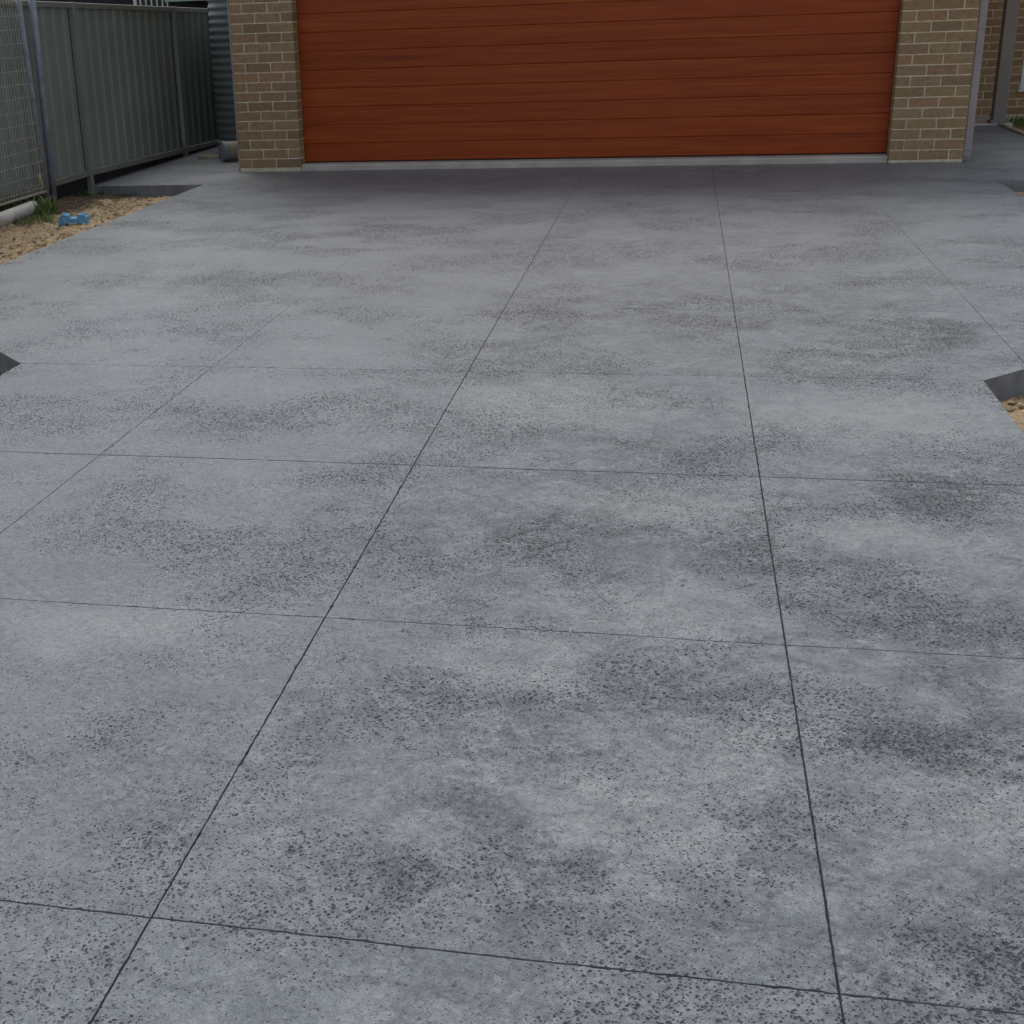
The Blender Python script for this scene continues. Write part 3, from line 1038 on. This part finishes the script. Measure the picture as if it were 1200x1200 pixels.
dr = empty('capped_drain_pipe', (-0.47, 0.93, 0.0))
tag(dr, 'short fat beige pipe with grey round end, on the path behind the left pier', 'pipe')
ax = Vector((0.80, 0.60, 0)).normalized()
c0 = Vector((0, 0, 0.100))
bd = MB()
bd.tube(c0, c0 + ax * 0.46, 0.093, 26)
bd.build('pipe_body', M['beige'], dr, smooth=False)
cp_ = MB()
cp_.tube(c0 - ax * 0.018, c0 + ax * 0.05, 0.0985, 26)
cp_.build('end_cap', M['cap'], dr)
MB().tube(c0 - ax * 0.026, c0 - ax * 0.0175, 0.062, 22).build('cap_boss', M['cap'], dr)
MB().tube(c0 + ax * 0.30, c0 + ax * 0.36, 0.0985, 26).build('collar', M['beige'], dr)
MB().box(-0.045, 0.012, -0.012, 0.010, 0.188, 0.204, 0.003).build('cap_tab', M['cap'], dr)

of = MB()
of.prism([(-0.11, 0.0), (0.115, 0.0), (0.115, 0.032), (-0.10, 0.038)], -0.045, 0.045)
o = of.build('timber_offcut', M['timber'], None, (-0.735, 1.22, 0.001))
o.rotation_euler = (0, 0, 0.12)
tag(o, 'pale timber offcut lying flat at the foot of the fence beside the drain pipe', 'timber offcut')

# ------------------------------------------------------------------ slimline tank
tkx, tky = -0.46, 1.60
tank = empty('water_tank', (tkx, tky + 1.0, 0))
tag(tank, 'dark horizontally corrugated steel water tank in the gap beside the left pier', 'water tank')
hw, ln_ = 0.405, 2.2
plan = []
for i in range(17):
    t = math.pi + math.pi * i / 16
    plan.append((math.cos(t), math.sin(t), 0))
for i in range(17):
    t = math.pi * i / 16
    plan.append((math.cos(t), math.sin(t), 1))
zs = np.arange(0.0, 1.95, 0.0095)
vs, fs = [], []
for z in zs:
    r_ = hw - 0.008 + 0.008 * math.sin(2 * math.pi * z / 0.076)
    for (a, b, e) in plan:
        vs.append((a * r_, (-0.62 + b * 0.95 * r_) if e == 0 else (0.90 + b * r_), z))
n = len(plan)
for k in range(len(zs) - 1):
    for i in range(n):
        fs.append((k * n + i, k * n + (i + 1) % n, (k + 1) * n + (i + 1) % n, (k + 1) * n + i))
fs.append(tuple(range(n))[::-1])
fs.append(tuple(range((len(zs) - 1) * n, len(zs) * n)))
MB().add(vs, fs).build('corrugated_wall', M['tank'], tank, smooth=True)
lid = []
for z, r_ in ((1.94, hw + 0.012), (1.97, hw + 0.012)):
    lid += [(a * r_, (-0.62 + b * r_) if e == 0 else (0.90 + b * r_), z) for (a, b, e) in plan]
MB().add(lid, [(i, (i + 1) % n, n + (i + 1) % n, n + i) for i in range(n)] + [tuple(range(n))[::-1], tuple(range(n, 2 * n))]).build('lid', M['tank'], tank)

# ------------------------------------------------------------------ neighbour behind the fence
nh = empty('neighbour_shed', (-4.5, 8.0, -0.1))
tag(nh, 'dark neighbouring shed glimpsed over the fence with a barred white window', 'shed')
MB().box(-3.0, 1.85, 0, 4, 0, 2.7).build('wall', M['dark'], nh)
MB().add([(-3.4, -0.4, 2.69), (2.1, -0.4, 2.69), (2.1, 4.4, 2.69), (-3.4, 4.4, 2.69), (-3.4, 2, 3.9), (2.1, 2, 3.9)], [(0, 1, 5, 4), (2, 3, 4, 5), (1, 2, 5), (3, 0, 4), (3, 2, 1, 0)]).build('roof', M['roof'], nh)
wf = MB()
for a in ((0.40, 0.45, 1.1, 2.2), (0.93, 0.98, 1.1, 2.2), (0.451, 0.929, 1.1, 1.15), (0.451, 0.929, 2.15, 2.2)):
    wf.box(a[0], a[1], -0.05, -0.002, a[2], a[3])
nw = wf.build('window', M['white'], nh)
MB().box(0.451, 0.929, -0.02, -0.012, 1.151, 2.149).build('pane', M['glass'], nw)
for k in range(5):
    x = 0.50 + k * 0.088
    MB().box(x, x + 0.022, -0.048, -0.03, 1.151, 2.149).build('bar', M['white'], nw)
lt = empty('neighbour_awning', (-3.15, 7.6, -0.1))
tag(lt, 'pale green fascia of an awning showing just above the far end of the fence', 'awning')
MB().box(-0.32, 1.4, 0, 0.03, 1.70, 1.90).build('fascia_board', M['green'], lt)
MB().add([(-0.35, -0.02, 1.905), (1.45, -0.02, 1.905), (1.45, 2.2, 2.3), (-0.35, 2.2, 2.3), (-0.35, -0.02, 1.93), (1.45, -0.02, 1.93), (1.45, 2.2, 2.325), (-0.35, 2.2, 2.325)],
         [(3, 2, 1, 0), (4, 5, 6, 7), (0, 1, 5, 4), (1, 2, 6, 5), (2, 3, 7, 6), (3, 0, 4, 7)]).build('roof_sheet', M['tank'], lt)
for x in (-0.28, 1.33):
    MB().box(x, x + 0.06, 0.032, 0.09, 0, 1.90).build('post', M['dark'], lt)

# ------------------------------------------------------------------ loose litter, stones, weeds
def chunk(mb, x, y, z, s):
    vs = []
    for k in ((1, 0, 0), (-1, 0, 0), (0, 1, 0), (0, -1, 0), (0, 0, 1), (0, 0, -1)):
        f = random.uniform(0.6, 1.25) * s
        vs.append((x + k[0] * f, y + k[1] * f, z + k[2] * f * 0.65))
    mb.add(vs, [(0, 2, 4), (2, 1, 4), (1, 3, 4), (3, 0, 4), (2, 0, 5), (1, 2, 5), (3, 1, 5), (0, 3, 5)])


def surf(fn, x, y):
    X, Y = np.array([x]), np.array([y])
    return float((fn(X, Y) + 0.06 * (fbm(X * 7, Y * 7, 4, 101) - 0.5) + 0.045 * (fbm(X * 22, Y * 22, 3, 111) - 0.5))[0])


mb, tw = MB(), MB()
for k in range(900):
    x, y = random.uniform(-1.05, -0.08), random.uniform(-5.4, -0.98)
    z = surf(h_left, x, y)
    chunk(mb, x, y, z + 0.002, random.choice((0.006, 0.008, 0.011, 0.016)))
for k in range(420):
    x, y = random.uniform(-1.05, -0.30), random.uniform(-3.2, -1.0)
    z = surf(h_left, x, y) + 0.006
    t, ll = random.uniform(0, 3.14), random.uniform(0.02, 0.07)
    tw.tube((x, y, z), (x + ll * math.cos(t), y + ll * math.sin(t), z + random.uniform(-0.004, 0.014)), 0.002, 4, False)
hg = lambda x, y: -0.098 + 0.05 * np.clip((x - 6.6) / 1.5, 0, 1)
for k in range(260):
    x, y = random.uniform(5.2, 6.6), random.uniform(-9.0, -1.4)
    if y > -5.9 and x < 6.4 or (y > -7.05 and x < 5.165 + (y + 7.09) + 0.06):
        continue
    chunk(mb, x, y, surf(hg, x, y) + 0.003, random.choice((0.007, 0.010, 0.014, 0.020)))
cl = MB()
for k in range(240):
    x, y = -0.05 - abs(random.gauss(0, 0.16)), random.uniform(-5.3, -1.3)
    if x < -0.9:
        continue
    chunk(cl, x, y, surf(h_left, x, y) + 0.004, random.choice((0.008, 0.012, 0.018, 0.026)))
for k in range(160):
    y = random.uniform(-8.6, -6.3)
    x = max(5.18, 5.165 + (y + 7.09) + 0.07) + abs(random.gauss(0, 0.12))
    chunk(cl, x, y, surf(hg, x, y) + 0.004, random.choice((0.008, 0.013, 0.020, 0.03)))
for k in range(70):                                   # grains washed onto the slab
    x, y = -0.045 + abs(random.gauss(0, 0.05)), random.uniform(-5.3, -1.2)
    chunk(cl, x, y, 0.002, random.choice((0.003, 0.005, 0.007)))
tag(cl.build('sand_clods', M['sand']), 'crumbly sand clods along the edges of the driveway', 'sand', kind='stuff')
tag(mb.build('loose_stones', M['stone']), 'small stones and clods scattered over the sand strips', 'stones', kind='stuff')
tag(tw.build('dry_litter', M['litter']), 'dry twigs and bark litter on the sand near the fence', 'litter', kind='stuff')


def blades(mb, cx, cy, cz, n, spread, h, wd_):
    for k in range(n):
        a, r_ = random.uniform(0, 6.283), spread * math.sqrt(random.random())
        x, y = cx + r_ * math.cos(a), cy + r_ * math.sin(a)
        hh = h * random.uniform(0.5, 1.15)
        t = random.uniform(0, 6.283)
        bx, by = hh * random.uniform(0.15, 0.75) * math.cos(t), hh * random.uniform(0.15, 0.75) * math.sin(t)
        px_, py_ = -math.sin(t) * wd_, math.cos(t) * wd_
        vs = []
        for s_, ww in ((0, 1), (0.45, 0.9), (0.8, 0.55), (1, 0.08)):
            q = (x + bx * s_ ** 1.8, y + by * s_ ** 1.8, cz + hh * s_ * (1 - 0.25 * s_))
            vs += [(q[0] - px_ * ww, q[1] - py_ * ww, q[2]), (q[0] + px_ * ww, q[1] + py_ * ww, q[2])]
        mb.add(vs, [(0, 1, 3, 2), (2, 3, 5, 4), (4, 5, 7, 6)])


def tuft(x, y, z, n, spread, h, label, mat='grass'):
    r_ = empty('grass_tuft', (x, y, z))
    tag(r_, label, 'grass tuft')
    mb = MB()
    blades(mb, 0, 0, -0.01, n, spread, h, 0.004)
    o = mb.build('blades', M[mat], r_)
    o['kind'] = 'stuff'
    return r_


tuft(-0.78, -2.58, -0.03, 190, 0.11, 0.20, 'bright green grass tuft at the end of the white pipe beside the steel post')
tuft(-0.68, -2.95, -0.03, 150, 0.14, 0.10, 'low dark green grass patch in front of the white pipe')
tuft(-0.98, -2.75, 0.0, 80, 0.14, 0.16, 'thin weedy grass between the white pipe and the steel fence')
tuft(-1.0, -3.35, 0.0, 90, 0.20, 0.12, 'sparse weeds under the wire mesh at the left picture edge')
tuft(-1.02, -1.35, -0.04, 26, 0.10, 0.09, 'few short weeds at the foot of the fence post by the path')
sh = tuft(-0.93, -2.28, 0.02, 6, 0.04, 0.24, 'pale dry seed stalk standing by the foot of the mesh panel', 'drygrass')
hd = MB()
for dx_, dz in ((0.0, 0.21), (0.012, 0.17)):
    hd.tube((dx_, 0, dz - 0.05), (dx_ + 0.006, 0, dz), 0.006, 8, True, 0.013)
    hd.tube((dx_ + 0.006, 0, dz), (dx_ + 0.012, 0, dz + 0.045), 0.013, 8, True, 0.003)
hd.build('seed_head', M['drygrass'], sh)
vg = MB()
for k in range(70):
    blades(vg, random.uniform(7.42, 8.6), random.uniform(2.9, 4.2), -0.03, 14, 0.10, 0.10, 0.004)
tag(vg.build('verge_grass', M['grass']), 'short grass beside the porch post at the right edge', 'grass', kind='stuff')
ke = MB().box(7.272, 7.328, -1.28, 3.26, -0.1, 0.022, 0.008)
tag(ke.build('path_edging', M['timber']), 'pale edging strip along the right side of the entry path', 'edging')
